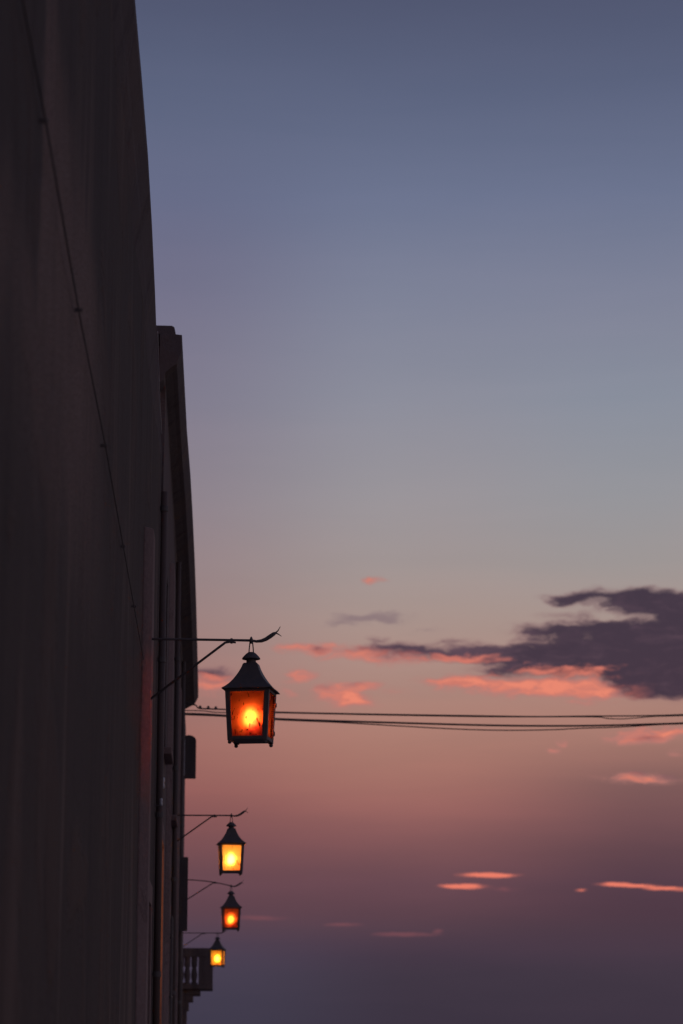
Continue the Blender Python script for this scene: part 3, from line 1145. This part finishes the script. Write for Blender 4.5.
tear = wt.noise(wt.vmath('MULTIPLY', UVW, (.8, 2.2, 0)), 1.7, 5, .55)
tearf = wt.math('MULTIPLY_ADD', wt.smooth(tear, .25, .72), 1.5, .2)


fib = wt.noise(wt.vmath('MULTIPLY', UVW, (1.0, 3.1, 0)), 2.3, 7, .60)
fibc = wt.math('SUBTRACT', fib, .5)
lump = wt.noise(wt.vmath('MULTIPLY', UVW, (1.0, 2.2, 0)), .95, 3, .5)
lumpc = wt.math('SUBTRACT', lump, .5)


def field(ells, kf=1.5, kl=1.2, uv=None):
    # soft body, then broken by big lumps and fine fibres that only act where there is cloud
    d_ = layer(ells, uv or UVW)
    gate = wt.smooth(d_, .02, .5)
    n_ = wt.math('ADD', wt.math('MULTIPLY', fibc, kf), wt.math('MULTIPLY', lumpc, kl))
    return wt.math('MULTIPLY_ADD', n_, gate, d_)


PINK = [(300, 648, 36, 7, 1.9), (365, 653, 66, 10, 1.9), (410, 661, 45, 9, 1), (330, 645, 30, 8, .8),
        (296, 676, 20, 10, 1.9), (340, 690, 36, 13, 1.9), (352, 701, 34, 11, 1.9), (368, 685, 18, 6, 1.0), (287, 692, 14, 7, .9),
        (212, 684, 40, 13, 1.6), (470, 682, 50, 9, 1.1), (500, 687, 78, 11, 2.0), (560, 686, 60, 12, 2.1), (600, 690, 45, 11, 1.9), (530, 696, 60, 6, .8), (450, 682, 35, 7, 1.2), (585, 702, 40, 8, 1), (430, 680, 30, 6, .8),
        (372, 580, 19, 6, 1.25), (640, 736, 50, 12, 1.6), (675, 734, 32, 10, 1.4), (556, 752, 12, 6, 1.0), (564, 742, 9, 6, .8), (683, 752, 14, 8, 1),
        (632, 777, 42, 8.5, 1.5), (660, 780, 30, 7, .9), (395, 690, 25, 6, .7)]
FIRE = [(490, 875, 38, 3.6, 1.9), (462, 886, 30, 3.8, 1.9), (582, 890, 8, 2.6, .8), (614, 884, 24, 2.9, 1.5), (640, 885.6, 26, 2.7, 1.4), (664, 888.2, 26, 2.7, 1.5), (692, 890, 26, 2.7, 1.4)]
DUSKY = [(342, 925, 24, 3, 1.3), (405, 934.5, 46, 3.4, 1.5), (438, 931, 8, 3, 1.2), (260, 918, 50, 4, .8), (500, 889, 30, 5, .8)]
WISP = [(345, 624, 32, 7, 1.1), (385, 617, 44, 8, 1.0), (360, 616, 40, 6, .8), (430, 632, 40, 6, .6)]
GREY = [(575, 617, 45, 8, .8), (535, 630, 45, 9, .9), (612, 617, 30, 5, -.7), (640, 608, 60, 12, .8), (600, 628, 60, 12, .8), (500, 644, 18, 5, -.6), (620, 597, 76, 13, 1.6), (575, 600, 40, 8, 1.1), (650, 594, 45, 9, 1.3), (678, 612, 30, 26, 1.5), (560, 598, 30, 8, .9), (660, 606, 60, 14, 1.2), (640, 652, 170, 30, 2.2), (683, 640, 95, 42, 2.2), (560, 655, 110, 20, 1.5), (540, 668, 90, 15, 1.1), (500, 655, 55, 12, 1.2),
        (560, 632, 60, 12, 1.0), (600, 625, 40, 9, .8), (680, 672, 90, 34, 2.4), (650, 686, 50, 17, 1.8), (600, 672, 60, 14, 1.2), (500, 675, 36, 9, 1.0),
        (440, 655, 66, 11, 2.0), (395, 648, 50, 9, 1.7), (382, 638, 20, 5, 1.0), (318, 648, 14, 5, 1.4), (455, 642, 40, 7, .9), (345, 650, 25, 5, .8),
        (212, 673, 40, 9, 1.7), (330, 687, 13, 4, 1.0), (358, 685, 9, 4, .8), (650, 737, 20, 6, .9), (637, 772, 18, 4, 1.0), (668, 776, 16, 4.5, .7), (455, 684, 20, 4, .8)]
big = wt.noise(wt.vmath('MULTIPLY', UVW, (.5, 1.4, 0)), 1.6, 3, .5)
c = wt.mix(wt.math('MULTIPLY', wt.smooth(field(WISP, 1.3, .9), .1, 1.3), .6), sky, lin((122, 102, 112)))
pf = field(PINK, 2.1, 1.2)
pinkc = wt.ramp(wt.math('MULTIPLY_ADD', pf, .45, wt.math('MULTIPLY', fibc, .9)), [(0.0, lin((172, 122, 116))), (.4, lin((190, 122, 114))), (.75, lin((216, 126, 108))), (1.0, lin((236, 136, 112)))])
c = wt.mix(wt.math('MULTIPLY', wt.smooth(pf, -.05, 1.5), .95), c, pinkc)
gf = field(GREY, 2.0, 1.2)
# underside of the cloud: where there is little cloud just below, the low light catches it
below = layer(GREY, wt.vmath('ADD', UVW, (0.02, -.11, 0)))
under = wt.smooth(wt.math('SUBTRACT', gf, wt.math('MULTIPLY', below, 1.05)), .30, 1.15)
under = wt.math('MULTIPLY', under, wt.smooth(el, azel(500, 640)[1], azel(500, 662)[1]))
under = wt.math('MULTIPLY', under, wt.smooth(az, azel(660, 690)[0], azel(600, 690)[0]))
leftp = wt.smooth(az, azel(620, 650)[0], azel(420, 650)[0])
tone = wt.math('MULTIPLY_ADD', leftp, .55, wt.math('MULTIPLY', wt.math('ADD', fibc, lumpc), 1.3))
greyc = wt.mix(wt.smooth(tone, -.1, 1.0), lin((62, 50, 66)), lin((94, 72, 86)))
greyc = wt.mix(wt.smooth(gf, .35, 1.5), lin((130, 92, 99)), greyc)
greyc = wt.mix(wt.math('MULTIPLY', under, .85), greyc, lin((222, 124, 106)))
c = wt.mix(wt.math('MULTIPLY', wt.smooth(gf, -.1, 1.6), .97), c, greyc)
ff = field(FIRE, 1.6, .5, UVS)
c = wt.mix(wt.math('MULTIPLY', wt.smooth(ff, .0, 1.3), .95), c, wt.ramp(ff, [(0.2, lin((190, 106, 98))), (1.0, lin((240, 128, 106)))]))
c = wt.mix(wt.math('MULTIPLY', wt.smooth(field(DUSKY, 1.2, .6, UVS), .1, 1.2), .38), c, lin((148, 86, 92)))

bg = wt.new('ShaderNodeBackground')
wt.l.new(c, bg.inputs[0])
bg.inputs[1].default_value = 1.0
sk = wt.new('ShaderNodeTexSky')
sk.sky_type = 'NISHITA'
sk.sun_disc = False
sk.sun_elevation = SUN_EL
sk.sun_rotation = SUN_AZ
bg2 = wt.new('ShaderNodeBackground')
wt.l.new(sk.outputs[0], bg2.inputs[0])
bg2.inputs[1].default_value = 0.0003
add = wt.new('ShaderNodeAddShader')
wt.l.new(bg.outputs[0], add.inputs[0])
wt.l.new(bg2.outputs[0], add.inputs[1])
wt.l.new(add.outputs[0], out.inputs[0])

# last light of the sun, almost gone
sd = bpy.data.lights.new('sun', 'SUN')
sd.energy = 0.03
sd.angle = math.radians(8)
sd.color = (1.0, .62, .45)
so = bpy.data.objects.new('sun', sd)
COL.objects.link(so)
sv = Vector((math.sin(SUN_AZ) * math.cos(SUN_EL), math.cos(SUN_AZ) * math.cos(SUN_EL), math.sin(SUN_EL)))
so.rotation_euler = (-sv).to_track_quat('-Z', 'Y').to_euler()

# ------------------------------------------------------------------ render
scene.render.engine = 'CYCLES'
scene.render.resolution_x, scene.render.resolution_y = W, H
scene.cycles.use_denoising = True
scene.cycles.max_bounces = 8
scene.cycles.transmission_bounces = 8
scene.cycles.transparent_max_bounces = 12
scene.cycles.sample_clamp_indirect = 8.0
scene.view_settings.view_transform = 'Standard'
scene.view_settings.look = 'None'
scene.view_settings.exposure = 0
scene.view_settings.gamma = 1
